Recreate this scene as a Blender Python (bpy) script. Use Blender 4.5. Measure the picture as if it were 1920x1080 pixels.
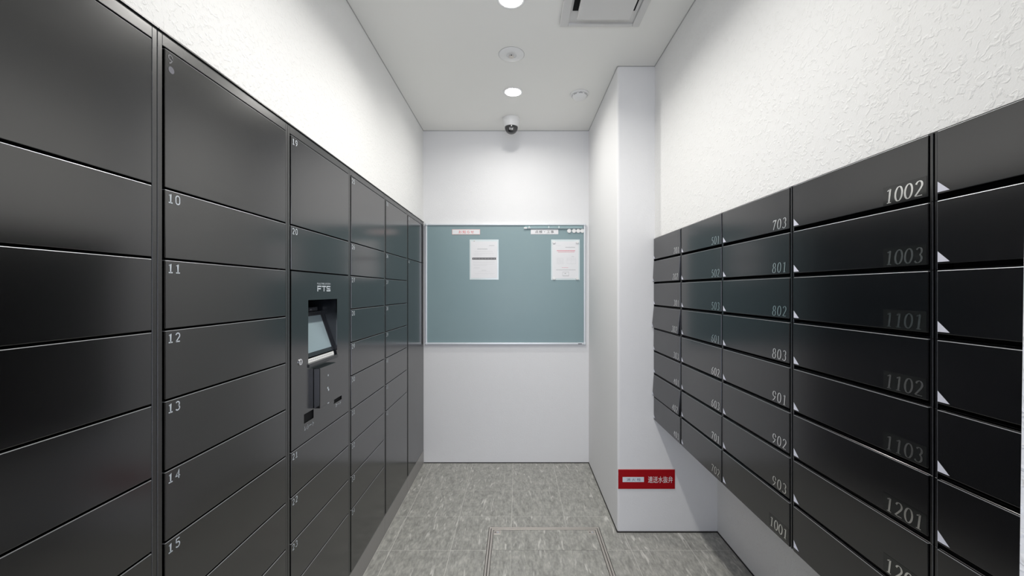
import bpy, bmesh, math, random
from mathutils import Vector, Matrix
for o in list(bpy.data.objects): bpy.data.objects.remove(o)
C = bpy.context.scene.collection
sc = bpy.context.scene
H = 1.292            # camera height
CEIL = 2.492
# ------------------------------------------------------------------ camera
cam_d = bpy.data.cameras.new('camera'); cam = bpy.data.objects.new('camera', cam_d); C.objects.link(cam)
cam.location = (0, 0, H); cam.rotation_euler = (math.pi/2, 0, 0)
cam_d.sensor_width = 36; cam_d.lens = 36*755/1920
cam_d.shift_x = -10/1920; cam_d.shift_y = 5/1920; cam_d.clip_start = 0.01
sc.camera = cam
# ------------------------------------------------------------------ world: the dim cool lobby behind the doorway
w = bpy.data.worlds.new('world'); sc.world = w; w.use_nodes = True
w.node_tree.nodes['Background'].inputs[0].default_value = (0.68, 0.75, 1.0, 1)
w.node_tree.nodes['Background'].inputs[1].default_value = 0.75
# ------------------------------------------------------------------ exposure
sc.view_settings.view_transform = 'Standard'; sc.view_settings.look = 'None'
sc.view_settings.gamma = 1; sc.view_settings.use_curve_mapping = False
sc.view_settings.exposure = 0.0
DOWNLIGHT_W = (7.6, 8.3, 5.2)      # the innermost lamp is the weakest
DOWNLIGHT_COL = (1.0, 0.975, 0.93)
LIGHT_Y = (0.88, 1.655, 2.43)
# unseen fill lamp for the cool light from the lobby; its entrance is added
ld = bpy.data.lights.new('lobby_fill', 'AREA'); ld.shape = 'RECTANGLE'; ld.size = 1.7; ld.size_y = 2.0
ld.energy = 42; ld.color = (0.82, 0.86, 1.0)
lo = bpy.data.objects.new('lobby_fill', ld); C.objects.link(lo)
lo.location = (-.05, -1.62, 1.05); lo.rotation_euler = (math.radians(90), 0, 0)

# ------------------------------------------------------------------ materials
def mat(name, col=(0.8, 0.8, 0.8), rough=0.5, metal=0, spec=0.5, **k):
    m = bpy.data.materials.new(name); m.use_nodes = True
    b = m.node_tree.nodes['Principled BSDF']
    b.inputs['Base Color'].default_value = (*col, 1); b.inputs['Roughness'].default_value = rough
    b.inputs['Metallic'].default_value = metal; b.inputs['Specular IOR Level'].default_value = spec
    for kk, v in k.items(): b.inputs[kk.replace('_', ' ')].default_value = v
    return m
def N(m, t, **k):
    n = m.node_tree.nodes.new(t)
    for a, v in k.items(): setattr(n, a, v)
    return n
def L(m, a, b): m.node_tree.links.new(a, b)
def stucco(name, col, strength, dist=0.004, scale=1.0):
    m = mat(name, col, 0.85, spec=0.25)
    b = m.node_tree.nodes['Principled BSDF']
    g = N(m, 'ShaderNodeNewGeometry')
    n1 = N(m, 'ShaderNodeTexNoise'); n1.inputs['Scale'].default_value = 85*scale; n1.inputs['Detail'].default_value = 3; n1.inputs['Roughness'].default_value = .5
    n1.inputs['Distortion'].default_value = .7
    L(m, g.outputs['Position'], n1.inputs['Vector'])
    r = N(m, 'ShaderNodeValToRGB'); r.color_ramp.elements[0].position = .52; r.color_ramp.elements[1].position = .68
    L(m, n1.outputs['Fac'], r.inputs[0])
    n2 = N(m, 'ShaderNodeTexNoise'); n2.inputs['Scale'].default_value = 300*scale; n2.inputs['Detail'].default_value = 2
    L(m, g.outputs['Position'], n2.inputs['Vector'])
    mx = N(m, 'ShaderNodeMath', operation='MULTIPLY_ADD'); mx.inputs[1].default_value = .25
    L(m, n2.outputs['Fac'], mx.inputs[0]); L(m, r.outputs['Color'], mx.inputs[2])
    bp = N(m, 'ShaderNodeBump'); bp.inputs['Strength'].default_value = strength; bp.inputs['Distance'].default_value = dist
    L(m, mx.outputs[0], bp.inputs['Height']); L(m, bp.outputs[0], b.inputs['Normal'])
    return m
M_wall = stucco('white stucco', (0.80, 0.80, 0.79), .46, .0022)
M_wall_s = stucco('white fine stucco', (0.80, 0.80, 0.80), .16, .0015, 1.5)
M_ceil = mat('ceiling paint', (0.86, 0.855, 0.82), 0.75, spec=.3)
M_edge = mat('dark shadow joint', (0.035, 0.033, 0.03), 0.8)
def black_paint(name, col, rough, ior):
    m = mat(name, col, rough); b = m.node_tree.nodes['Principled BSDF']; b.inputs['IOR'].default_value = ior
    g = N(m, 'ShaderNodeNewGeometry')
    n = N(m, 'ShaderNodeTexNoise'); n.inputs['Scale'].default_value = 2.5; n.inputs['Detail'].default_value = 2
    L(m, g.outputs['Position'], n.inputs['Vector'])
    mr = N(m, 'ShaderNodeMapRange'); mr.inputs[3].default_value = rough-.015; mr.inputs[4].default_value = rough+.015
    L(m, n.outputs['Fac'], mr.inputs[0]); L(m, mr.outputs[0], b.inputs['Roughness'])
    return m
M_lock = black_paint('charcoal locker paint', (0.003, 0.0029, 0.0030), .17, 2.0)
M_frame = black_paint('locker frame paint', (0.009, 0.009, 0.009), .27, 1.9)
M_glint = mat('painted door edge glint', (0.42, 0.43, 0.45), .35, metal=.7)  # painted highlight: pale metal stands for the lamp glint along door tops
M_mail = black_paint('black mailbox paint', (0.0028, 0.0030, 0.0042), .17, 1.8)
M_dark = mat('black cavity', (0.004, 0.004, 0.005), .7, spec=.2)
M_plinth = mat('grey steel plinth', (0.36, 0.35, 0.34), .42, metal=.4)
M_print = mat('pale grey print', (0.55, 0.60, 0.64), .5)
M_silver = mat('mirror silver film', (0.86, 0.86, 0.85), .17, metal=1)
M_film = mat('glossy clear film on black', (0.012, 0.013, 0.013), .07, spec=.6)
M_tri = mat('pale sticker', (0.66, 0.67, 0.76), .6)
M_chrome = mat('chrome', (0.8, 0.8, 0.82), .15, metal=1)
M_steel = mat('brushed stainless', (0.60, 0.56, 0.52), .36, metal=.6)
M_alu = mat('anodised aluminium', (0.74, 0.77, 0.79), .4, metal=.45)
M_screen = mat('display glass', (0.26, 0.33, 0.36), .12, spec=.6)
M_blackpl = mat('black plastic', (0.012, 0.014, 0.017), .22, spec=.6)
M_white = mat('white plastic', (0.80, 0.80, 0.79), .4)
M_offw = mat('grille white enamel', (0.66, 0.655, 0.64), .45)
M_smoke = mat('smoked dome', (0.02, 0.02, 0.022), .05, spec=.8)
M_paper = mat('paper', (0.80, 0.80, 0.81), .6)
M_sleeve = mat('clear sleeve', (0.70, 0.78, 0.79), .12, spec=.6)
M_ink = mat('grey ink', (0.50, 0.51, 0.52), .7); M_inkd = mat('dark ink', (0.06, 0.06, 0.065), .7)
M_inkr = mat('pink ink', (0.75, 0.33, 0.38), .7); M_inkl = mat('faint ink', (0.66, 0.66, 0.67), .7)
M_red = mat('red enamel', (0.36, 0.0015, 0.006), .5, spec=.2)
M_redtxt = mat('red lettering', (0.75, 0.06, 0.05), .6)
M_pink = mat('pink label edge', (0.78, 0.50, 0.47), .5)
M_blue = mat('pale blue label', (0.72, 0.78, 0.84), .5); M_bluetxt = mat('slate lettering', (0.07, 0.10, 0.16), .6)
M_grout = mat('pale grout', (0.66, 0.655, 0.62), .8)
M_under = mat('concrete slab', (0.3, 0.3, 0.3), .9)
def board_mat():
    m = mat('teal board steel', (0.20, 0.30, 0.325), .42, spec=.45)
    b = m.node_tree.nodes['Principled BSDF']; g = N(m, 'ShaderNodeNewGeometry')
    n = N(m, 'ShaderNodeTexNoise'); n.inputs['Scale'].default_value = 2.2; n.inputs['Detail'].default_value = 3
    L(m, g.outputs['Position'], n.inputs['Vector'])
    r = N(m, 'ShaderNodeValToRGB'); r.color_ramp.elements[0].color = (.225, .325, .345, 1); r.color_ramp.elements[1].color = (.255, .345, .36, 1)
    L(m, n.outputs['Fac'], r.inputs[0]); L(m, r.outputs[0], b.inputs['Base Color']); return m
M_board = board_mat()
def tile_mat():
    m = mat('grey veined tile', (0.27, 0.27, 0.25), .42, spec=.4)
    b = m.node_tree.nodes['Principled BSDF']
    g = N(m, 'ShaderNodeNewGeometry'); oi = N(m, 'ShaderNodeObjectInfo')
    sv = N(m, 'ShaderNodeVectorMath', operation='SCALE'); cx = N(m, 'ShaderNodeCombineXYZ')
    L(m, oi.outputs['Random'], cx.inputs[0]); L(m, oi.outputs['Random'], cx.inputs[2])
    L(m, cx.outputs[0], sv.inputs[0]); sv.inputs['Scale'].default_value = 7.3
    ad = N(m, 'ShaderNodeVectorMath', operation='ADD'); L(m, g.outputs['Position'], ad.inputs[0]); L(m, sv.outputs[0], ad.inputs[1])
    def mapped(sx, sy):
        mp = N(m, 'ShaderNodeMapping'); mp.inputs['Scale'].default_value = (sx, sy, 1)
        L(m, ad.outputs[0], mp.inputs['Vector']); return mp.outputs[0]
    # cloudy base, a little elongated along the corridor
    n1 = N(m, 'ShaderNodeTexNoise'); n1.inputs['Scale'].default_value = 1; n1.inputs['Detail'].default_value = 6; n1.inputs['Roughness'].default_value = .62
    L(m, mapped(40, 16), n1.inputs['Vector'])
    r1 = N(m, 'ShaderNodeValToRGB'); r1.color_ramp.elements[0].position = .30; r1.color_ramp.elements[0].color = (.275, .275, .255, 1)
    r1.color_ramp.elements[1].position = .72; r1.color_ramp.elements[1].color = (.49, .485, .455, 1)
    L(m, n1.outputs['Fac'], r1.inputs[0])
    # thin pale streaks
    n2 = N(m, 'ShaderNodeTexNoise'); n2.inputs['Scale'].default_value = 1; n2.inputs['Detail'].default_value = 1.2; n2.inputs['Distortion'].default_value = 1.1
    L(m, mapped(44, 8), n2.inputs['Vector'])
    r2 = N(m, 'ShaderNodeValToRGB'); r2.color_ramp.elements[0].position = .635; r2.color_ramp.elements[0].color = (0, 0, 0, 1)
    r2.color_ramp.elements[1].position = .74; r2.color_ramp.elements[1].color = (.8, .8, .8, 1)
    L(m, n2.outputs['Fac'], r2.inputs[0])
    n3 = N(m, 'ShaderNodeTexNoise'); n3.inputs['Scale'].default_value = 1; n3.inputs['Detail'].default_value = 3
    L(m, mapped(110, 38), n3.inputs['Vector'])
    r3 = N(m, 'ShaderNodeValToRGB'); r3.color_ramp.elements[0].position = .40; r3.color_ramp.elements[0].color = (.86, .86, .86, 1)
    r3.color_ramp.elements[1].position = .66; r3.color_ramp.elements[1].color = (1.12, 1.12, 1.1, 1)
    L(m, n3.outputs['Fac'], r3.inputs[0])
    mu = N(m, 'ShaderNodeMix', data_type='RGBA', blend_type='MULTIPLY'); mu.inputs['Factor'].default_value = 1
    L(m, r1.outputs[0], mu.inputs[6]); L(m, r3.outputs[0], mu.inputs[7])
    mx = N(m, 'ShaderNodeMix', data_type='RGBA'); L(m, r2.outputs[0], mx.inputs['Factor'])
    L(m, mu.outputs[2], mx.inputs[6]); mx.inputs[7].default_value = (.70, .69, .65, 1)
    L(m, mx.outputs[2], b.inputs['Base Color'])
    bp = N(m, 'ShaderNodeBump'); bp.inputs['Strength'].default_value = .12; bp.inputs['Distance'].default_value = .001
    L(m, n1.outputs['Fac'], bp.inputs['Height']); L(m, bp.outputs[0], b.inputs['Normal'])
    return m
M_tile = tile_mat()
M_glow = mat('lit diffuser', (1, 1, 1), .5)
M_glow.node_tree.nodes['Principled BSDF'].inputs['Emission Color'].default_value = (1, .98, .95, 1)
M_glow.node_tree.nodes['Principled BSDF'].inputs['Emission Strength'].default_value = 55

# ------------------------------------------------------------------ helpers
def link(name, me, m=None, parent=None, **props):
    o = bpy.data.objects.new(name, me); C.objects.link(o)
    if m is not None and me is not None and len(me.materials) == 0: me.materials.append(m)
    if parent is not None: o.parent = parent
    for k, v in props.items(): o[k] = v
    return o
def thing(name, label, cat, loc=(0, 0, 0), group=None):
    o = bpy.data.objects.new(name, None); C.objects.link(o); o.location = loc; o.empty_display_size = .05
    o['label'] = label; o['category'] = cat
    if group: o['group'] = group
    return o
def bm_box(bm, x0, x1, y0, y1, z0, z1, bevel=0, seg=1):
    vs = [bm.verts.new(p) for p in ((x0,y0,z0),(x1,y0,z0),(x1,y1,z0),(x0,y1,z0),(x0,y0,z1),(x1,y0,z1),(x1,y1,z1),(x0,y1,z1))]
    fs = [bm.faces.new([vs[i] for i in f]) for f in ((3,2,1,0),(4,5,6,7),(0,1,5,4),(1,2,6,5),(2,3,7,6),(3,0,4,7))]
    if bevel:
        es = list({e for f in fs for e in f.edges})
        bmesh.ops.bevel(bm, geom=es, offset=bevel, segments=seg, affect='EDGES', profile=.5)
def box_me(name, boxes, bevel=0, seg=1):
    bm = bmesh.new()
    for b in boxes: bm_box(bm, *b, bevel=bevel, seg=seg)
    me = bpy.data.meshes.new(name); bm.to_mesh(me); bm.free(); return me
def lathe_me(name, prof, n=48, axis='Z', smooth=True, close=True):
    """prof: list of (r, h) ; revolved about the axis"""
    vs = []; fs = []
    for r, h in prof:
        for i in range(n):
            a = 2*math.pi*i/n
            if axis == 'Z': vs.append((r*math.cos(a), r*math.sin(a), h))
            elif axis == 'X': vs.append((h, r*math.cos(a), r*math.sin(a)))
            else: vs.append((r*math.cos(a), h, r*math.sin(a)))
    for k in range(len(prof)-1):
        for i in range(n):
            j = (i+1) % n
            fs.append((k*n+i, k*n+j, (k+1)*n+j, (k+1)*n+i))
    if close:
        fs.append(tuple(range(n))[::-1]); fs.append(tuple((len(prof)-1)*n+i for i in range(n)))
    me = bpy.data.meshes.new(name); me.from_pydata(vs, [], fs); me.update()
    bm = bmesh.new(); bm.from_mesh(me); bmesh.ops.recalc_face_normals(bm, faces=bm.faces)
    bm.to_mesh(me); bm.free()
    if smooth:
        me.shade_smooth(); me.set_sharp_from_angle(angle=math.radians(35))
    return me
def glint_faces(me, zmin):  # puts the painted highlight on the top bevel of a door
    me.materials.append(M_glint)
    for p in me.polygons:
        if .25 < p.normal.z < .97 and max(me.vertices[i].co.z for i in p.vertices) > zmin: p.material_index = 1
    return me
# ---- flat drawing: strokes in (u, v), mapped into 3-D by a frame
def ribbon(pts, wf):
    """quads of a stroke; wf(direction) gives its width"""
    n = len(pts); left = []; right = []
    for i, p in enumerate(pts):
        a = pts[max(i-1, 0)]; b = pts[min(i+1, n-1)]
        d = Vector((b[0]-a[0], b[1]-a[1])); d.normalize()
        nrm = Vector((-d.y, d.x)); wd = wf(d)/2
        if 0 < i < n-1:
            d1 = Vector((p[0]-a[0], p[1]-a[1])).normalized(); c = max(.55, abs(d1.dot(d))); wd /= c
        left.append((p[0]+nrm.x*wd, p[1]+nrm.y*wd)); right.append((p[0]-nrm.x*wd, p[1]-nrm.y*wd))
    return [(right[i], right[i+1], left[i+1], left[i]) for i in range(n-1)]
def arc(cx, cy, rx, ry, a0, a1, n=14):
    return [(cx+rx*math.cos(math.radians(a0+(a1-a0)*i/n)), cy+ry*math.sin(math.radians(a0+(a1-a0)*i/n))) for i in range(n+1)]
SERIF = {   # unit height, advance .66; a calligraphic pen draws them
 '0': [arc(.30, .5, .25, .47, 90, 450, 26)],
 '1': [[(.33, .95), (.32, .5), (.31, .06)], [(.12, .84), (.22, .88), (.33, .95)], [(.15, .03), (.48, .03)]],
 '2': [arc(.29, .72, .21, .25, 165, -20) + [(.42, .50), (.26, .28), (.08, .05)], [(.08, .05), (.56, .05)]],
 '3': [arc(.28, .75, .19, .22, 150, -70), arc(.26, .28, .24, .26, 75, -150)],
 '4': [[(.42, .97), (.06, .30), (.58, .30)], [(.42, .97), (.42, .03)]],
 '5': [[(.52, .94), (.20, .94), (.14, .56)], arc(.27, .32, .24, .29, 120, -145)],
 '6': [[(.50, .97), (.30, .85), (.14, .62), (.07, .38)], arc(.29, .29, .22, .26, 0, 360, 24)],
 '7': [[(.10, .80), (.12, .93), (.55, .93), (.36, .50), (.22, .03)]],
 '8': [arc(.30, .74, .18, .22, 0, 360, 22), arc(.30, .26, .23, .25, 0, 360, 22)],
 '9': [arc(.30, .70, .22, .26, 0, 360, 24), [(.52, .66), (.46, .40), (.30, .16), (.10, .03)]]}
MONO = {
 '0': [arc(.32, .70, .24, .24, 0, 180, 8) + [(.08, .3)] + arc(.32, .30, .24, .24, 180, 360, 8) + [(.56, .7)]],
 '1': [[(.14, .78), (.34, .94), (.34, .06)], [(.10, .06), (.58, .06)]],
 '2': [arc(.32, .68, .24, .26, 165, -25, 9) + [(.10, .06)], [(.08, .06), (.58, .06)]],
 '3': [arc(.30, .72, .22, .22, 150, -85, 8), arc(.30, .29, .25, .24, 85, -150, 9)],
 '4': [[(.44, .06), (.44, .94), (.08, .32), (.60, .32)]],
 '5': [[(.54, .94), (.14, .94), (.12, .56)], arc(.30, .33, .25, .27, 130, -145, 10)],
 '6': [[(.50, .94), (.26, .80), (.09, .50), (.08, .32)], arc(.32, .30, .24, .24, 0, 360, 16)],
 '7': [[(.08, .94), (.56, .94), (.26, .06)]],
 '8': [arc(.32, .72, .20, .21, 0, 360, 14), arc(.32, .28, .24, .23, 0, 360, 14)],
 '9': [arc(.32, .70, .24, .24, 0, 360, 16), [(.56, .66), (.52, .44), (.34, .18), (.16, .06)]]}
def drawn(text, style, h, adv, slant=0, xs=1.0):
    """flat quads of a number, height h, advance adv"""
    D = SERIF if style == 'serif' else MONO
    wf = (lambda d: .045+.095*abs(d.y)**1.5) if style == 'serif' else (lambda d: .125)
    out = []
    for i, ch in enumerate(text):
        for st in D[ch]:
            for q in ribbon(st, wf):
                out.append([((u*xs*h+v*slant*h)+i*adv, v*h) for u, v in q])
    return out
def quads_me(name, quads, frame, t=.0004):
    """frame(u, v, d) -> xyz; d lifts off the surface"""
    vs = []; fs = []
    for q in quads:
        k = len(vs); n = len(q)
        vs += [frame(u, v, t) for u, v in q]; fs.append(tuple(range(k, k+n)))
    me = bpy.data.meshes.new(name); me.from_pydata([tuple(v) for v in vs], [], fs); me.update(); return me
def rect(u0, u1, v0, v1): return [(u0, v0), (u1, v0), (u1, v1), (u0, v1)]
# reading frames
def fr_left(x, y, z):  return lambda u, v, d: (x+d, y+u, z+v)       # on a face looking +X
def fr_right(x, y, z): return lambda u, v, d: (x-d, y-u, z+v)       # on a face looking -X
def fr_back(x, y, z):  return lambda u, v, d: (x+u, y-d, z+v)       # on a face looking -Y
def text_me(body, width, height, frame, t=.0004, space=1.0):
    cu = bpy.data.curves.new('lettering', 'FONT'); cu.body = body; cu.size = 1; cu.space_character = space; cu.resolution_u = 3
    o = bpy.data.objects.new('lettering', cu); C.objects.link(o)
    bpy.context.view_layer.update()
    dg = bpy.context.evaluated_depsgraph_get()
    me = bpy.data.meshes.new_from_object(o.evaluated_get(dg))
    xs = [v.co.x for v in me.vertices]; ys = [v.co.y for v in me.vertices]
    x0, x1, y0, y1 = min(xs), max(xs), min(ys), max(ys)
    for v in me.vertices:
        v.co = frame((v.co.x-x0)/(x1-x0)*width, (v.co.y-y0)/(y1-y0)*height, t)
    bpy.data.objects.remove(o); bpy.data.curves.remove(cu)
    me.materials.clear()
    return me
def struct(name, me, m, **k): return link(name, me, m, kind='structure', **k)

# ------------------------------------------------------------------ room shell
XL, XR, XLOW, YB = -0.706, 0.735, 1.07, 3.02
PX, PY = 0.536, 2.153
struct('wall_back', box_me('wall_back', [(-1.35, 1.25, YB, YB+.12, -.02, CEIL+.1)]), M_wall_s)
struct('wall_left', box_me('wall_left', [(-1.35, XL, .34, YB, 1.8075, CEIL)]), M_wall)
struct('wall_left_lower', box_me('wall_left_lower', [(-1.45, -1.35, .2, YB+.12, -.02, CEIL+.1)]), M_wall)
struct('wall_right', box_me('wall_right', [(XR, 1.15, .2, YB, 1.572, CEIL), (XLOW, 1.15, .2, YB, -.02, 1.572)]), M_wall)
# pillar with a softly rounded arris
bm = bmesh.new(); r_ = .012
prof = [(XLOW+.01, PY), (PX+r_, PY)] + [(PX+r_-r_*math.sin(a), PY+r_-r_*math.cos(a)) for a in [math.pi/2*i/5 for i in range(1, 5)]] + [(PX, PY+r_), (PX, YB), (XLOW+.01, YB)]
lo_ = [bm.verts.new((x, y, -.01)) for x, y in prof]; hi_ = [bm.verts.new((x, y, CEIL)) for x, y in prof]
for i in range(len(prof)):
    j = (i+1) % len(prof); bm.faces.new((lo_[i], hi_[i], hi_[j], lo_[j]))
bmesh.ops.recalc_face_normals(bm, faces=bm.faces)
me = bpy.data.meshes.new('wall_pillar'); bm.to_mesh(me); bm.free()
struct('wall_pillar', me, M_wall_s)
struct('ceiling', box_me('ceiling', [(-1.55, 1.35, -1.72, YB+.12, CEIL, CEIL+.1)]), M_ceil)
# wall round the doorway that the camera stands in (its right jamb leans a little)
bm = bmesh.new()
def prism(x0b, x0t, x1, z0, z1):
    p = [(x0b, .2, z0), (x1, .2, z0), (x1, .34, z0), (x0b, .34, z0), (x0t, .2, z1), (x1, .2, z1), (x1, .34, z1), (x0t, .34, z1)]
    vs = [bm.verts.new(q) for q in p]
    for f in ((3,2,1,0),(4,5,6,7),(0,1,5,4),(1,2,6,5),(2,3,7,6),(3,0,4,7)): bm.faces.new([vs[i] for i in f])
prism(.4094, .4385, 1.15, -.01, 2.1); prism(-1.45, -1.45, -.47, -.01, 2.1); prism(-1.45, -1.45, 1.15, 2.1, CEIL)
bmesh.ops.recalc_face_normals(bm, faces=bm.faces)
me = bpy.data.meshes.new('wall_front'); bm.to_mesh(me); bm.free(); struct('wall_front', me, M_wall)
struct('wall_lobby', box_me('wall_lobby', [(-1.45, -.92, -1.72, -1.60, 0, CEIL), (.82, 1.25, -1.72, -1.60, 0, CEIL), (-.92, .82, -1.72, -1.60, 2.07, CEIL),
    (-1.55, -1.45, -1.72, .34, 0, CEIL), (1.25, 1.35, -1.72, .34, 0, CEIL)]), M_wall_s)
struct('added_window_1', box_me('added_window_1', [(-.92, -.90, -1.66, -1.585, 0, 2.07), (.80, .82, -1.66, -1.585, 0, 2.07), (-.90, .80, -1.66, -1.585, 2.05, 2.07), (-.90, .80, -1.66, -1.585, 0, .05), (-.07, -.03, -1.612, -1.585, .05, 2.05)]), M_alu)  # window frame added around the unseen lobby fill lamp
# dark joints where walls meet floor and ceiling
struct('baseboard_back', box_me('bb', [(-.70, PX, YB-.004, YB+.001, 0, .005)]), M_edge)
struct('baseboard_pillar', box_me('bb', [(PX-.004, PX+.001, PY-.002, YB, 0, .006), (PX-.002, XLOW, PY-.004, PY+.001, 0, .006)]), M_edge)
struct('baseboard_right', box_me('bb', [(XLOW-.004, XLOW+.001, .34, PY, 0, .006)]), M_edge)
M_seam = mat('ceiling seam', (.42, .42, .41), .8)
struct('trim_1', box_me('t', [(XL-.001, XL+.003, .34, YB, CEIL-.003, CEIL+.001)]), M_seam)
struct('trim_2', box_me('t', [(XR-.003, XR+.001, .34, PY, CEIL-.003, CEIL+.001), (PX, XR, PY-.003, PY+.001, CEIL-.003, CEIL+.001), (PX-.003, PX+.001, PY, YB, CEIL-.003, CEIL+.001)]), M_seam)
struct('trim_3', box_me('t', [(XL, PX, YB-.003, YB+.001, CEIL-.003, CEIL+.001)]), M_seam)

# ------------------------------------------------------------------ floor: slab, grout, tiles
floor = struct('floor', box_me('floor', [(-1.55, 1.35, -1.72, YB+.12, -.1, -.0035)]), M_grout)
HX0, HX1, HY0, HY1 = -.155, .447, 1.600, 2.202
GX0, GY0, TS = -.632, 3.02-.115, .300
jx = [GX0 + TS*i for i in range(-1, 7)]; jy = [GY0 - TS*i for i in range(-1, 11)]
M_slab_ = M_under
def clip_rects(x0, x1, y0, y1, hole):
    if not hole: return [(x0, x1, y0, y1)]
    a0, a1, b0, b1 = hole
    if x1 <= a0 or x0 >= a1 or y1 <= b0 or y0 >= b1: return [(x0, x1, y0, y1)]
    out = []
    if x0 < a0: out.append((x0, a0, y0, y1)); x0 = a0
    if x1 > a1: out.append((a1, x1, y0, y1)); x1 = a1
    if y0 < b0: out.append((x0, x1, y0, b0)); y0 = b0
    if y1 > b1: out.append((x0, x1, b1, y1))
    return out
link('grout', box_me('grout', [(a, b, c, d, -.0034, -.0006) for a, b, c, d in clip_rects(-.70, XLOW, .34, YB, (HX0, HX1, HY0, HY1))]), M_grout, floor)
def tile(x0, x1, y0, y1, parent, hole=None, z1=0.0, inset=.0011):
    rs = clip_rects(x0+inset, x1-inset, y0+inset, y1-inset, hole)
    rs = [q for r in rs for q in clip_rects(*r, (HX0, HX1, HY0, HY1))]
    rs = [r for r in rs if r[1]-r[0] > .004 and r[3]-r[2] > .004]
    if rs: link('tile', box_me('tile', [(a, b, c, d, z1-.0034, z1) for a, b, c, d in rs], bevel=.0004), M_tile, parent)
for i in range(len(jx)-1):
    for j in range(len(jy)-1):
        x0, x1, y1, y0 = jx[i], jx[i+1], jy[j], jy[j+1]
        # stay inside the visible floor
        x0 = max(x0, -.70); x1 = min(x1, XLOW-.004); y1 = min(y1, YB-.004)
        if y0 >= PY-.3 and y1 > PY and x1 > PX:
            tile(x0, x1, y0, y1, floor, (PX-.004, 9, PY-.004, 9)); continue
        if x1-x0 < .01 or y1-y0 < .01: continue
        tile(x0, x1, y0, y1, floor, (HX0, HX1, HY0, HY1))

# ------------------------------------------------------------------ floor hatch
hatch = thing('floor_hatch', 'square tile-filled access hatch with stainless steel frame, set flush in the floor', 'hatch', (0, 0, 0))
def ring(x0, x1, y0, y1, w_, z0, z1): return [(x0, x1, y1-w_, y1, z0, z1), (x0, x1, y0, y0+w_, z0, z1), (x0, x0+w_, y0+w_, y1-w_, z0, z1), (x1-w_, x1, y0+w_, y1-w_, z0, z1)]
link('seal', box_me('seal', ring(HX0+.0003, HX1-.0003, HY0+.0003, HY1-.0003, .031, -.0034, -.0022)), M_edge, hatch)
link('outer_frame', box_me('of', ring(HX0+.003, HX1-.003, HY0+.003, HY1-.003, .0090, -.003, .0012), bevel=.0006), M_steel, hatch)
link('lid_frame', box_me('lf', ring(HX0+.0155, HX1-.0155, HY0+.0155, HY1-.0155, .0100, -.003, .0012), bevel=.0006), M_steel, hatch)
ci = .0280
ax0, ax1, ay0, ay1 = HX0+ci, HX1-ci, HY0+ci, HY1-ci
link('lid_pan', box_me('lp', [(ax0, ax1, ay0, ay1, -.0034, -.002)]), M_grout, hatch)
xs_ = [ax0, -.032, .268, ax1]; ys_ = [ay0, 1.705, 2.005, ay1]
cs = .040
for i in range(3):
    for j in range(3):
        x0, x1, y0, y1 = xs_[i], xs_[i+1], ys_[j], ys_[j+1]
        hole = None
        if j == 2 and i == 0: hole = (-9, ax0+cs, ay1-cs, 9)
        if j == 2 and i == 2: hole = (ax1-cs, 9, ay1-cs, 9)
        if j == 0 and i == 0: hole = (-9, ax0+cs, -9, ay0+cs)
        if j == 0 and i == 2: hole = (ax1-cs, 9, -9, ay0+cs)
        rs = clip_rects(x0+.0006, x1-.0006, y0+.0006, y1-.0006, hole)
        link('tile', box_me('tile', [(a, b, c, d, -.0022, 0) for a, b, c, d in rs if b-a > .002 and d-c > .002]), M_tile, hatch)
for (cx, cy) in ((ax0+cs/2, ay1-cs/2), (ax1-cs/2, ay1-cs/2), (ax0+cs/2, ay0+cs/2), (ax1-cs/2, ay0+cs/2)):
    p = link('corner_plate', box_me('cp', [(cx-cs/2+.0015, cx+cs/2-.0015, cy-cs/2+.0015, cy+cs/2-.0015, -.0022, .0008)], bevel=.0008), M_steel, hatch)
    s = link('screw', lathe_me('screw', [(.0065, .0008), (.0065, .002), (.0045, .0028)], 20), M_chrome, p); s.location = (cx+.003, cy-.003, 0)
    s = link('screw_hole', lathe_me('sh', [(.0035, .0006), (.0035, .0011)], 14), M_edge, p); s.location = (cx-.011, cy-.002, 0)

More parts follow.
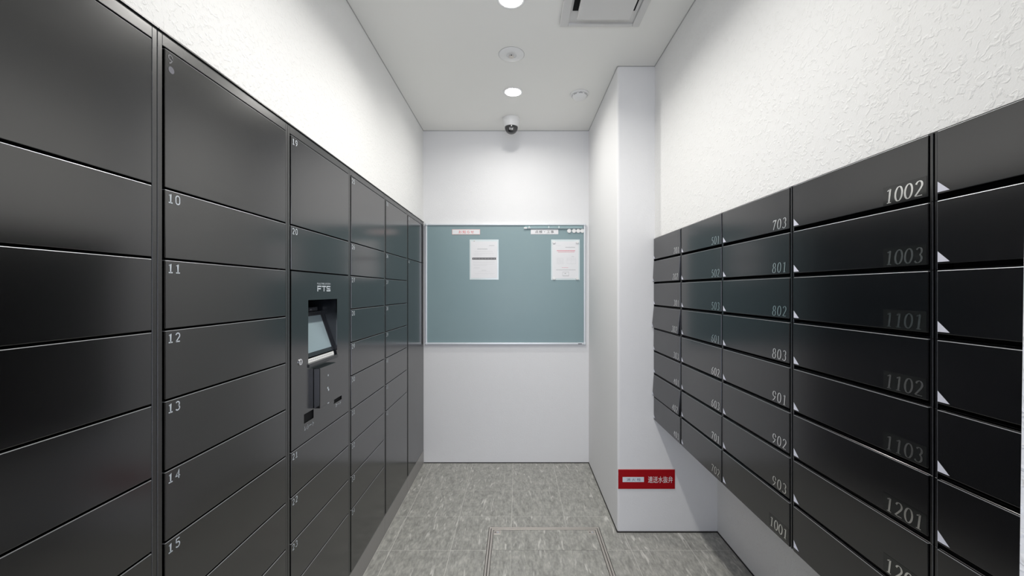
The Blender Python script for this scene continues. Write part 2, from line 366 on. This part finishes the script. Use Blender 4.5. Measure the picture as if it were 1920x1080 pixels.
# ------------------------------------------------------------------ parcel lockers
FX = -.70                                   # door face plane
ZT, ZB = 1.776, .104                        # door top / plinth top
g = [H+.204-.1410*k for k in range(12)]     # row lines
cols_y = [.343, .786, 1.232, 1.683, 2.131, 2.565, 3.016]
DG = .0044                                  # gap between doors
SIDE = .0115
def panel_with_holes(name, y0, y1, z0, z1, holes, x0, x1):
    ys = sorted({y0, y1, *[h[0] for h in holes], *[h[1] for h in holes]}); zs = sorted({z0, z1, *[h[2] for h in holes], *[h[3] for h in holes]})
    inh = lambda y, z: any(h[0] < y < h[1] and h[2] < z < h[3] for h in holes)
    bm = bmesh.new(); cache = {}
    def V(x, y, z):
        k = (round(x, 6), round(y, 6), round(z, 6))
        if k not in cache: cache[k] = bm.verts.new(k)
        return cache[k]
    ok = lambda i, j: 0 <= i < len(ys)-1 and 0 <= j < len(zs)-1 and not inh((ys[i]+ys[i+1])/2, (zs[j]+zs[j+1])/2)
    for i in range(len(ys)-1):
        for j in range(len(zs)-1):
            if not ok(i, j): continue
            a, b, c, d = ys[i], ys[i+1], zs[j], zs[j+1]
            bm.faces.new((V(x1, a, c), V(x1, b, c), V(x1, b, d), V(x1, a, d))); bm.faces.new((V(x0, a, c), V(x0, a, d), V(x0, b, d), V(x0, b, c)))
            if not ok(i-1, j): bm.faces.new((V(x0, a, c), V(x1, a, c), V(x1, a, d), V(x0, a, d)))
            if not ok(i+1, j): bm.faces.new((V(x0, b, c), V(x0, b, d), V(x1, b, d), V(x1, b, c)))
            if not ok(i, j-1): bm.faces.new((V(x0, a, c), V(x0, b, c), V(x1, b, c), V(x1, a, c)))
            if not ok(i, j+1): bm.faces.new((V(x0, a, d), V(x1, a, d), V(x1, b, d), V(x0, b, d)))
    me = bpy.data.meshes.new(name); bm.to_mesh(me); bm.free(); return me
names = [
 'charcoal parcel locker column at the left edge of the photo, door numbers out of sight',
 'charcoal steel parcel locker column with doors 10 to 15 under one big top door',
 'charcoal steel parcel locker column with the touch screen panel, doors 19 and 20 above it',
 'charcoal steel parcel locker column just beyond the touch screen panel, with ten doors',
 'charcoal steel parcel locker column second from the back wall, tall door below short ones',
 'charcoal steel parcel locker column nearest the green notice board, only two doors']
rows = [
 [ZT] + g[0:7] + [ZB],
 [ZT] + g[0:9] + [ZB],
 [ZT] + g[0:2] + [g[5], g[6], g[7], g[8], ZB],
 [ZT] + g[0:9] + [ZB],
 [ZT] + g[0:7] + [ZB],
 [ZT] + [g[0]] + [ZB]]
nums = [[''] * 8, [str(n) for n in range(9, 19)], ['19', '20', 'K', '21', '22', '23', '24'],
        [str(n) for n in range(25, 35)], [str(n) for n in range(35, 43)], ['43', '44']]
for c in range(6):
    y0, y1 = cols_y[c], cols_y[c+1]
    t = thing('parcel_locker', names[c], 'locker', (FX, y0, 0), 'parcel lockers along the left wall')
    W = y1-y0-.0012
    # carcass: stiles, head, sill, back, all in coordinates of the thing
    link('cabinet', box_me('cab', [(-.55, -.0022, 0, SIDE-.001, ZB-.004, 1.803), (-.55, -.0022, W-SIDE+.001, W, ZB-.004, 1.803),
        (-.55, -.0022, SIDE-.001, W-SIDE+.001, ZT+.002, 1.803), (-.55, -.0022, SIDE-.001, W-SIDE+.001, ZB-.004, ZB+.0015), (-.55, -.53, SIDE-.001, W-SIDE+.001, ZB, ZT)], bevel=.0008), M_frame, t)
    link('inner_liner', box_me('lin', [(-.0560 if c == 2 else -.030, -.054 if c == 2 else -.026, SIDE, W-SIDE, ZB+.0015, ZT)] if c != 2 else
        [(-.030, -.026, SIDE, W-SIDE, ZB+.0015, g[5]), (-.030, -.026, SIDE, W-SIDE, g[1], ZT)]), M_dark, t)
    link('top_lip', box_me('tl', [(-.05, .0015, 0, W, 1.8032, 1.8062)]), M_frame, t)
    link('plinth', box_me('pl', [(-.50, -.001, 0, W, 0, ZB-.005)]), M_plinth, t)
    for k in range(len(rows[c])-1):
        zt, zb = rows[c][k], rows[c][k+1]
        a, b = SIDE+.0030, W-SIDE-.0022
        zt -= DG/2; zb += DG/2
        n = nums[c][k]
        if n == 'K':
            Y = lambda y: y-y0
            holes = [(Y(1.348), Y(1.564), H-.2465, H-.0315), (Y(1.321), Y(1.3835), H-.437, H-.4065), (Y(1.538), Y(1.604), H-.4305, H-.4165)]
            kp = link('control_panel', panel_with_holes('kp', a, b, zb, zt, holes, -.004, 0), M_lock, t)
            hy0, hy1, hz0, hz1 = holes[0]
            # recess behind the opening
            bmr = [(-.12, -.0041, hy0-.004, hy0, hz0-.004, hz1+.004), (-.12, -.0041, hy1, hy1+.004, hz0-.004, hz1+.004),
                   (-.12, -.0041, hy0, hy1, hz1, hz1+.004), (-.12, -.0041, hy0, hy1, hz0-.004, hz0), (-.124, -.12, hy0-.004, hy1+.004, hz0-.004, hz1+.004)]
            link('screen_recess', box_me('sr', bmr), M_blackpl, kp)
            # leaning display: bottom near the face, top set back
            def slab(name, m, yy0, yy1, p0, p1, th=.006):
                (xa, za), (xb, zb_) = p0, p1
                d = Vector((xb-xa, 0, zb_-za)).normalized(); nn = Vector((d.z, 0, -d.x))
                if nn.x < 0: nn = -nn
                pts = []
                for yy in (yy0, yy1):
                    for (x, z) in (p0, p1):
                        pts.append((x, yy, z)); pts.append((x-nn.x*th, yy, z-nn.z*th))
                f = [(0,2,6,4), (1,5,7,3), (0,4,5,1), (2,3,7,6), (0,1,3,2), (4,6,7,5)]
                me = bpy.data.meshes.new(name); me.from_pydata(pts, [], f); me.update()
                bm2 = bmesh.new(); bm2.from_mesh(me); bmesh.ops.recalc_face_normals(bm2, faces=bm2.faces); bm2.to_mesh(me); bm2.free()
                return link(name, me, m, kp)
            P = lambda s: (-.010-.052*s, H-.228+.150*s)
            slab('display_bezel', M_blackpl, hy0+.001, hy1-.001, P(0), P(1), .01)
            def off(p, e): return (p[0]+e*.945, p[1]+e*.327)
            slab('display_glass', M_screen, hy0+.012, hy1-.018, off(P(.09), .0012), off(P(.90), .0012), .0012)
            slab('instruction_strip', M_white, hy0+.003, hy1-.012, (-.0065, H-.2455), (-.0085, H-.2325), .004)
            link('strip_print', quads_me('sp', [rect(.02+.013*i, .029+.013*i, .0055, .0085) for i in range(13)], lambda u, v, d: (-.0063-v*.15, hy0+u, H-.2455+v), .0), M_ink, kp)
            link('display_ledge', box_me('dl', [(-.02, .004, hy0-.002, hy1+.001, hz0-.012, hz0+.0005)], bevel=.0015), M_blackpl, kp)
            for q in range(3):
                s = link('indicator_lamp', lathe_me('il', [(.0028, 0), (.0028, .003)], 10, 'X'), M_chrome, kp); s.location = (-.066, hy0+.05+.045*q, H-.070)
            link('sensor_bar', box_me('sb', [(-.075, -.066, hy0+.02, hy1-.02, H-.077, H-.062)], bevel=.001), M_blackpl, kp)
            # slots
            link('receipt_slot', box_me('rs', [(-.03, -.0041, holes[1][0]-.003, holes[1][1]+.003, holes[1][2]-.003, holes[1][3]+.003)]), M_dark, kp)
            link('card_slot', box_me('cs', [(-.012, -.0041, holes[2][0]-.003, holes[2][1]+.003, holes[2][2]-.003, holes[2][3]+.003)]), M_dark, kp)
            link('card_slot_lip', box_me('cl', [(0, .002, holes[2][0], holes[2][1], holes[2][2]-.0015, holes[2][2])]), M_frame, kp)
            link('lettering', text_me('レシート', .060, .015, fr_left(.0002, Y(1.324), H-.461)), M_print, kp)
            link('lettering', text_me('カード', .050, .013, fr_left(.0002, Y(1.548), H-.449)), M_print, kp)
            # reader box standing proud of the panel
            rd = link('card_reader', box_me('cr', [(0, .022, Y(1.3835), Y(1.51), H-.405, H-.268)], bevel=.0015), M_lock, kp)
            link('reader_mark', quads_me('rm', [rect(0, .006, 0, .006), rect(-.004, .004, -.045, -.038), rect(.002, .010, -.053, -.046), rect(-.002, .010, -.098, -.095)], fr_left(.022, Y(1.44), H-.306)), M_print, rd)
            kh = link('key_cylinder', lathe_me('kc', [(.0108, 0), (.0108, .002), (.0095, .003), (.0095, .0032)], 28, 'X'), M_chrome, kp); kh.location = (0, Y(1.297), H-.230)
            ks = link('keyway', box_me('kw', [(.0032, .0036, Y(1.297)-.0012, Y(1.297)+.0012, H-.236, H-.224), (.0032, .0036, Y(1.297)-.0035, Y(1.297)+.0035, H-.228, H-.226)]), M_dark, kp)
            # logo: small line and big squared letters
            link('small_lettering', text_me('FULLTIME SYSTEM', .098, .0065, fr_left(.0002, Y(1.408), H+.0215)), M_print, kp)
            W3 = .10; lt = .020; th = .0042; u2, v2 = .034, 0
            F = [rect(0, .030, lt-th, lt), rect(0, .006, 0, lt-th-.0012), rect(.008, .025, lt*.5-th*.5-.0005, lt*.5+th*.5-.0005)]
            T = [rect(.034, .064, lt-th, lt), rect(.046, .052, 0, lt-th-.0012)]
            S = [rect(.068, .098, lt-th, lt), rect(.068, .074, lt*.5-th*.5, lt-th), rect(.068, .098, lt*.5-th*.5-.0008, lt*.5+th*.5-.0008), rect(.092, .098, th, lt*.5), rect(.068, .098, 0, th)]
            link('logo_lettering', quads_me('logo', F+T+S, fr_left(.0002, Y(1.408), H-.0025)), M_print, kp)
            continue
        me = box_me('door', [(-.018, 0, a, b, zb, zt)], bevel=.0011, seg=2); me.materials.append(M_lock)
        d = link('door', glint_faces(me, zt-.002), None, t)
        if n:
            link('door_number', quads_me('num', drawn(n, 'mono', .0195, .0175), fr_left(0, a+.0055, zt-.0255)), M_print, d)
        if c == 1 and k == 0:
            d.children[0].data.materials[0] = mat('faded print', (.10, .10, .11), .5)
            link('round_sticker', quads_me('st', [[(.007*math.cos(q*math.pi/8), .007*math.sin(q*math.pi/8)) for q in range(16)]], fr_left(0, a+.014, zt-.036), .0003), mat('clear sticker', (.16, .16, .18), .15), d)

# ------------------------------------------------------------------ mailboxes
MX, MZ0, PITCH, NR = .7272, .605, .1205, 8
mcols = [2.153, 1.790, 1.430, 1.0665, .704, .343]     # far edge of each column
MW = .3600; SLOT = .0105
cnum = [['201', '202', '301', '302', '303', '401', '402', '403'], ['501', '502', '503', '601', '602', '603', '701', '702'],
        ['703', '801', '802', '803', '901', '902', '903', '1001'], ['1002', '1003', '1101', '1102', '1103', '1201', '1202', '1203'], [None]*8]
ajar = {'202': 3.0, '302': 5.5, '402': 4.0, '303': .8, '1003': .0}
RIM = .0052
# thing origin: far lower corner of the face; local x to the wall, local y towards the camera (negative y), z up
me_body = box_me('mailbox_body', [(.0022, .335, -RIM+.0006, -.0003, .0003, PITCH-.0003), (.0022, .335, -MW+.0003, -MW+RIM, .0003, PITCH-.0003),
    (.010, .335, -MW+RIM, -RIM+.0006, .0003, .0022), (.004, .335, -MW+RIM, -RIM+.0006, PITCH-.0018, PITCH-.0003), (.325, .335, -MW+RIM, -RIM+.0006, .0022, PITCH-.0018)], bevel=.0005)
me_body.materials.append(M_mail)
me_liner = box_me('mailbox_liner', [(.030, .034, -MW+RIM, -RIM, .0022, PITCH-.002)]); me_liner.materials.append(M_dark)
def door_me(z0): # a pan with a bevelled front; origin at the top hinge line
    return box_me('mailbox_door', [(0, .012, -MW+RIM+.0014, -RIM-.0012, z0-PITCH, -.0008)], bevel=.0010, seg=2)
me_door = door_me(SLOT); me_door.materials.append(M_mail); glint_faces(me_door, -.004)
me_door_low = door_me(.002); me_door_low.materials.append(M_mail); glint_faces(me_door_low, -.004)
ordinal = ['top', 'second', 'third', 'fourth', 'fifth', 'sixth', 'seventh', 'bottom']
for c in range(5):
    for k in range(NR):
        n = cnum[c][k]
        cn = ['column against the pillar', 'second column from the pillar', 'middle column', 'column left of the unnumbered one', 'unnumbered column at photo right edge'][c]
        lab = 'black mailbox%s, %s, %s' % (' %s' % n if n else ' with no visible number', ordinal[k] if k in (0, 7) else ordinal[k] + ' from top', cn)
        if n in ('302',): lab = 'black mailbox 302 with flap most ajar, fourth from top, column against the pillar'
        t = thing('mailbox', lab, 'mailbox', (MX, mcols[c], MZ0+PITCH*(NR-1-k)), 'wall of mailboxes on the right')
        link('body', me_body, None, t); link('inner_liner', me_liner, None, t)
        low = k == NR-1
        d = link('door', me_door_low if low else me_door, None, t)
        d.location = (0, 0, PITCH-.0004)
        if n in ajar: d.rotation_euler = (0, math.radians(ajar[n]), 0)
        zb = (.002 if low else SLOT)-PITCH
        u0 = -RIM-.0012     # view-left edge is the far edge
        tri = link('arrow_sticker', quads_me('tri', [[(0, 0), (.0195, 0), (0, .0185)]], fr_right(0, u0-.0012, zb+.0035 if not low else zb+.011), .0004), M_tri, d)
        if n:
            vz = zb+.0040 if not low else zb+.012
            if len(n) == 4:
                adv = .0193; wd = .0193*3+.019; st = -MW+RIM+.0014+.006+wd
            else:
                adv = .0218; wd = .0218*2+.019; st = -MW+RIM+.0014+.009+wd
            num = quads_me('num', drawn(n, 'serif', .0285, adv, slant=.10, xs=.95), fr_right(0, st, vz), .0007)
            link('number', num, M_silver, d)
            if len(n) == 4:
                link('number_film', quads_me('film', [rect(-.004, wd+.004, -.0025, .0335)], fr_right(0, st, vz), .0003), M_film, d)

# ------------------------------------------------------------------ notice board on the back wall
BX0, BX1, BZ0, BZ1 = -.686, .508, .892, 1.792
bd = thing('notice_board', 'teal green magnetic notice board in thin aluminium frame on the back wall', 'notice board', (0, 0, 0))
link('board_face', box_me('bf', [(BX0+.006, BX1-.006, YB-.012, YB-.001, BZ0+.006, BZ1-.006)]), M_board, bd)
fw = .013
link('frame', box_me('fr', [(BX0, BX1, YB-.022, YB-.001, BZ1-fw, BZ1)], bevel=.003, seg=3), M_alu, bd)
link('frame', box_me('fr', [(BX0, BX1, YB-.024, YB-.001, BZ0, BZ0+fw)], bevel=.003, seg=3), M_alu, bd)
link('frame', box_me('fr', [(BX0, BX0+fw, YB-.022, YB-.001, BZ0+fw, BZ1-fw)], bevel=.003, seg=3), M_alu, bd)
link('frame', box_me('fr', [(BX1-fw, BX1, YB-.022, YB-.001, BZ0+fw, BZ1-fw)], bevel=.003, seg=3), M_alu, bd)
for (x, z) in ((BX0+.007, BZ0+.007), (BX1-.007, BZ0+.007), (BX0+.007, BZ1-.007), (BX1-.007, BZ1-.007)):
    link('corner_cap', box_me('cc', [(x-.009, x+.009, YB-.026, YB-.0015, z-.009, z+.009)], bevel=.004, seg=3), M_alu, bd)
link('maker_plate', box_me('mp', [(.452, .480, YB-.0248, YB-.024, BZ0+.002, BZ0+.007)]), M_inkd, bd)
BY = YB-.012
px = lambda x: (x-970)*.004
pz = lambda y: H+(545-y)*.004
def tagm(o, label, cat, group=None):
    o['label'] = label; o['category'] = cat
    if group: o['group'] = group
    return o
def header(name, label, x0, x1, y0, y1, mm, txt, tm, edge=None, chars=None):
    t = thing(name, label, 'label', (px(x0), BY, pz(y1)), 'header labels on the notice board')
    W_, H_ = px(x1)-px(x0), pz(y0)-pz(y1)
    link('backing', box_me('b', [(0, W_, -.0025, -.0002, 0, H_)], bevel=.001), edge or mm, t)
    link('face', box_me('f', [(.003, W_-.003, -.0031, -.0025, .003, H_-.003)]), mm, t)
    link('lettering', text_me(txt, W_*chars[1], H_*.56, fr_back(W_*chars[0], -.0031, H_*.22), space=chars[2]), tm, t)
header('header_label', 'pink edged white label with red Japanese lettering at upper left of notice board', 848, 900.5, 430.5, 440.5, M_paper, 'お知らせ', M_redtxt, M_pink, (.24, .54, 1.3))
header('header_label', 'white label with dark Japanese lettering at upper right of notice board', 995, 1046.5, 430.5, 440, M_paper, '点検・工事', M_inkd, None, (.16, .68, 1.2))
# notices
def notice(label, x0, x1, y0, y1):
    t = thing('notice_sheet', label, 'notice', (px(x0), BY, pz(y1)), 'printed notices on the board')
    W_, H_ = px(x1)-px(x0), pz(y0)-pz(y1)
    link('clear_sleeve', box_me('s', [(0, W_, -.0016, -.0002, 0, H_)], bevel=.0004), M_sleeve, t)
    link('paper', box_me('p', [(.010, W_-.010, -.0023, -.0017, .012, H_-.014)]), M_paper, t)
    return t, W_, H_
def lines(t, rs, m, W_, H_, nm='printed_text'):
    q = [rect(a*W_, b*W_, (1-d)*H_, (1-c)*H_) for a, b, c, d in rs]
    link(nm, quads_me('ln', q, fr_back(0, -.0023, 0), .0003), m, t, kind='stuff')
def dashes(a, b, c, d, n, gap=.25):
    s = (b-a)/n; return [(a+i*s, a+(i+1-gap)*s, c, d) for i in range(n)]
t, W_, H_ = notice('white printed notice with a black band across its middle, left of board centre', 881, 935, 449.5, 524.5)
lines(t, dashes(.67, .86, .145, .158, 7) + dashes(.27, .62, .228, .246, 9) + dashes(.42, .58, .765, .772, 5), M_ink, W_, H_)
lines(t, dashes(.17, .80, .295, .303, 22) + dashes(.15, .84, .345, .352, 24) + dashes(.15, .45, .38, .387, 10) + dashes(.12, .88, .56, .566, 26) +
      dashes(.12, .86, .61, .616, 20) + dashes(.15, .6, .64, .646, 14) + dashes(.15, .35, .70, .712, 6) + dashes(.30, .72, .795, .80, 12) + dashes(.17, .86, .845, .852, 18), M_inkl, W_, H_, 'faint_text')
lines(t, [(.09, .92, .452, .468), (.09, .92, .488, .502)] + [(.09+.052*i, .122+.052*i, .462, .492) for i in range(16)], M_inkd, W_, H_, 'black_band')
m_ = link('magnet', lathe_me('mg', [(.004, -.0024), (.004, -.004), (.002, -.005)], 16, 'Y'), M_steel, t); m_.location = (.035, 0, H_-.012)
t, W_, H_ = notice('white printed notice with a pink headline, under the round magnets at board right', 1033, 1086.5, 449.5, 525)
lines(t, dashes(.20, .84, .265, .285, 14, .12) + dashes(.24, .82, .305, .317, 16, .12) + dashes(.38, .60, .69, .70, 6), M_inkr, W_, H_, 'pink_headline')
lines(t, dashes(.50, .84, .185, .203, 9) + dashes(.18, .86, .745, .757, 16, .15), M_ink, W_, H_)
tb = [(.2, .42, .46+.035*i, .466+.035*i) for i in range(5)] + [(.2, .205, .46, .606), (.42, .425, .46, .606), (.31, .314, .46, .606)] + \
     [(.55, .86, .46, .465), (.55, .86, .50, .505), (.55, .86, .60, .605), (.55, .555, .46, .605), (.70, .704, .46, .605), (.86, .865, .46, .605)]
lines(t, tb + dashes(.16, .34, .15, .158, 6) + dashes(.72, .80, .41, .43, 3), M_inkl, W_, H_, 'printed_table')
lines(t, [(.40, .62, .80, .808), (.40, .62, .892, .905), (.40, .408, .80, .905), (.612, .62, .80, .905), (.47, .52, .83, .85)], M_ink, W_, H_, 'printed_stamp')
for i, (fx, fz) in enumerate(((.10, .07), (.91, .07), (.10, .965), (.91, .965))):
    q = link('corner_magnet', lathe_me('cm', [(.011, -.0024), (.011, -.008), (.009, -.010)], 20, 'Y'), M_white, t); q.location = (fx*W_, 0, (1-fz)*H_)
# four round white magnets
for i, x in enumerate((1066.7, 1075.6, 1083.6, 1091.0)):
    q = link('round_magnet', lathe_me('rm', [(.0155, -.0002), (.0155, -.007), (.0135, -.009), (.013, -.0086)], 32, 'Y'), M_white); q.location = (px(x), BY, pz(433.6))
    tagm(q, ['leftmost of the four round white magnets in the board\'s top right corner', 'second from left of the four round white magnets in a row',
             'third from left of the four round white magnets in a row', 'round white magnet touching the board\'s right frame, last of four'][i], 'magnet', 'round white magnets on the board')
# magnetic holder bar
hb = thing('magnetic_bar', 'long slim clear magnetic bar along the top right edge of notice board', 'bar', (px(983), BY-.0005, pz(430)))
W_ = px(1097)-px(983)-.020
M_bar = mat('translucent grey acrylic', (.30, .42, .44), .18, spec=.6)
link('rail', box_me('r', [(0, W_, -.008, -.0002, .004, .0215)], bevel=.0015), M_bar, hb)
link('rail_lip', box_me('r', [(.002, W_, -.011, -.008, .001, .006)], bevel=.001), mat('bar edge', (.35, .42, .44), .3, metal=.5), hb)
link('end_cap', box_me('e', [(-.004, .020, -.012, -.0002, 0, .012)], bevel=.002), M_white, hb)
for x in (.036, .182, .258):
    link('clip', box_me('c', [(x-.004, x+.004, -.013, -.008, .004, .021)], bevel=.0015), M_sleeve, hb)
link('clip', box_me('c', [(.028, .044, -.013, -.008, .003, .011)], bevel=.0015), M_white, hb)

# ------------------------------------------------------------------ red sign on the pillar
sx = lambda x: (x-970)*.002852
sz = lambda y: H+(545-y)*.002852
sg = thing('fire_service_sign', 'red sign with white Japanese lettering low on the pillar beside the mailboxes', 'sign', (sx(1159), PY, sz(916)))
SW, SH = sx(1265)-sx(1159), sz(880)-sz(916)
link('plate', box_me('p', [(0, SW, -.004, -.0003, 0, SH)], bevel=.0008), M_red, sg)
M_pe = mat('pale plate edge', (.80, .42, .40), .5)
link('plate_edge', box_me('pe', [(-.0012, SW+.0012, -.0022, -.0003, SH-.0004, SH+.0012), (-.0012, SW+.0012, -.0022, -.0003, -.0012, .0002), (SW-.0002, SW+.0012, -.0022, -.0003, 0, SH)]), M_pe, sg)
lb = link('inset_label', box_me('il', [(.075*SW, .452*SW, -.0048, -.004, .36*SH, .62*SH)]), M_blue, sg)
link('lettering', text_me('消 火 栓', .25*SW, .15*SH, fr_back(.145*SW, -.0048, .415*SH), .0003), M_bluetxt, lb)
link('lettering', text_me('連送水抜弁', .435*SW, .34*SH, fr_back(.525*SW, -.004, .315*SH), .0004), mat('white lettering', (.88, .88, .88), .6), sg)

# ------------------------------------------------------------------ ceiling things
where = ['recessed round downlight above the doorway, nearest the camera, out of frame', 'recessed round downlight cut by the top edge of the photo',
         'recessed round downlight in full view, in front of the dome camera']
for i, y in enumerate(LIGHT_Y):
    t = thing('downlight', where[i], 'downlight', (-.026, y, CEIL), 'round downlights in the ceiling')
    link('trim_ring', lathe_me('tr', [(.047, -.0005), (.060, -.0005), (.060, -.003), (.056, -.0042), (.047, -.003), (.047, -.0005)], 48, close=False), M_white, t)
    link('diffuser', lathe_me('df', [(.0468, -.0008), (.0468, -.0030), (.040, -.0055), (.025, -.0075), (.001, -.0080)], 48), M_glow, t)
    l = bpy.data.lights.new('downlight_lamp', 'AREA'); l.shape = 'DISK'; l.size = .080; l.energy = DOWNLIGHT_W[i]; l.color = DOWNLIGHT_COL; l.spread = math.radians((150, 150, 164)[i])
    lo = bpy.data.objects.new('downlight_lamp', l); C.objects.link(lo); lo.parent = t; lo.location = (0, 0, -.0090)
# sprinkler cover with visible deflector
sp = thing('sprinkler_head', 'flat round white fire sprinkler plate between the two visible downlights', 'sprinkler', (-.030, 2.045, CEIL))
link('cover_plate', lathe_me('cp', [(.064, -.0003), (.064, -.002), (.060, -.0045), (.030, -.006), (.026, -.006), (.024, -.003), (.001, -.003)], 48), M_white, sp)
link('rim_gap', lathe_me('rg', [(.0655, -.0003), (.0655, -.0010), (.064, -.0010)], 48), M_seam, sp)
link('yoke', box_me('y', [(-.012, -.010, -.002, .002, -.012, -.003), (.010, .012, -.002, .002, -.012, -.003), (-.012, .012, -.002, .002, -.0135, -.012)]), M_steel, sp)
link('deflector', lathe_me('d', [(.013, -.0136), (.013, -.0146)], 16), M_steel, sp)
link('fusible_link', lathe_me('fl', [(.003, -.003), (.003, -.012)], 10), M_inkd, sp)
# smoke detector
sd = thing('smoke_detector', 'round white smoke detector on the ceiling near the pillar', 'smoke detector', (.380, 2.455, CEIL))
link('base', lathe_me('b', [(.056, -.0003), (.056, -.007), (.053, -.010), (.046, -.010)], 48), M_white, sd)
link('sensor_dome', lathe_me('s', [(.045, -.010), (.045, -.016), (.040, -.026), (.030, -.032), (.012, -.035), (.001, -.0352)], 48), M_white, sd)
for k in range(8):
    a = k*math.pi/4
    o = link('vent_slot', box_me('v', [(.0415, .0455, -.011, .011, -.0165, -.0120)]), M_seam, sd); o.rotation_euler = (0, 0, a)
link('status_lamp', lathe_me('sl', [(.002, -.0098), (.002, -.0112)], 10), M_inkd, sd).location = (.0, -.0495, 0)
# dome camera
dc = thing('dome_camera', 'white ceiling security camera with a dark smoked dome, above the notice board', 'security camera', (-.042, 2.81, CEIL))
link('housing', lathe_me('h', [(.060, -.0003), (.060, -.022), (.0585, -.030), (.054, -.046), (.050, -.058), (.046, -.0605)], 56), M_white, dc)
link('dome', lathe_me('d', [(.0455, -.0600)] + [(.0455*math.cos(a), -.0620-.0455*math.sin(a)) for a in [math.pi/2*i/9 for i in range(9)]] + [(.0005, -.1075)], 48), M_smoke, dc)
ey = link('lens', lathe_me('l', [(.014, 0), (.014, -.010), (.010, -.012), (.009, -.0115)], 24, 'Y'), M_chrome, dc); ey.location = (0, -.035, -.085); ey.rotation_euler = (math.radians(-35), 0, 0)
# square ventilation grille
vg = thing('ceiling_vent', 'square white ceiling vent with a floating centre panel, by the right wall', 'vent', (.190, 1.458, CEIL))
s_ = .358; e_ = .012; c0 = .010
link('frame', box_me('f', [(0, .038, 0, s_, -.012, -.0003), (s_-.032, s_, 0, s_, -.012, -.0003), (.038, s_-.032, s_-.019, s_, -.012, -.0003), (.038, s_-.032, 0, .030, -.012, -.0003)], bevel=.003, seg=2), M_offw, vg)
link('recess', box_me('r', [(.037, s_-.031, .029, s_-.018, -.0030, -.0003)]), M_offw, vg)
for x0 in (.046, s_-.070):
    link('air_slot', box_me('o', [(x0, x0+.024, .08, .263, -.0040, -.0031)]), M_dark, vg)
link('floating_panel', box_me('p', [(.066, s_-.065, .062, .275, -.036, -.028)], bevel=.003, seg=2), M_offw, vg)
for (x, y) in ((.1, .1), (s_-.1, .1), (.1, s_-.12), (s_-.1, s_-.12)):
    link('bracket', box_me('b', [(x-.006, x+.006, y-.012, y+.012, -.029, -.0031)]), M_edge, vg)
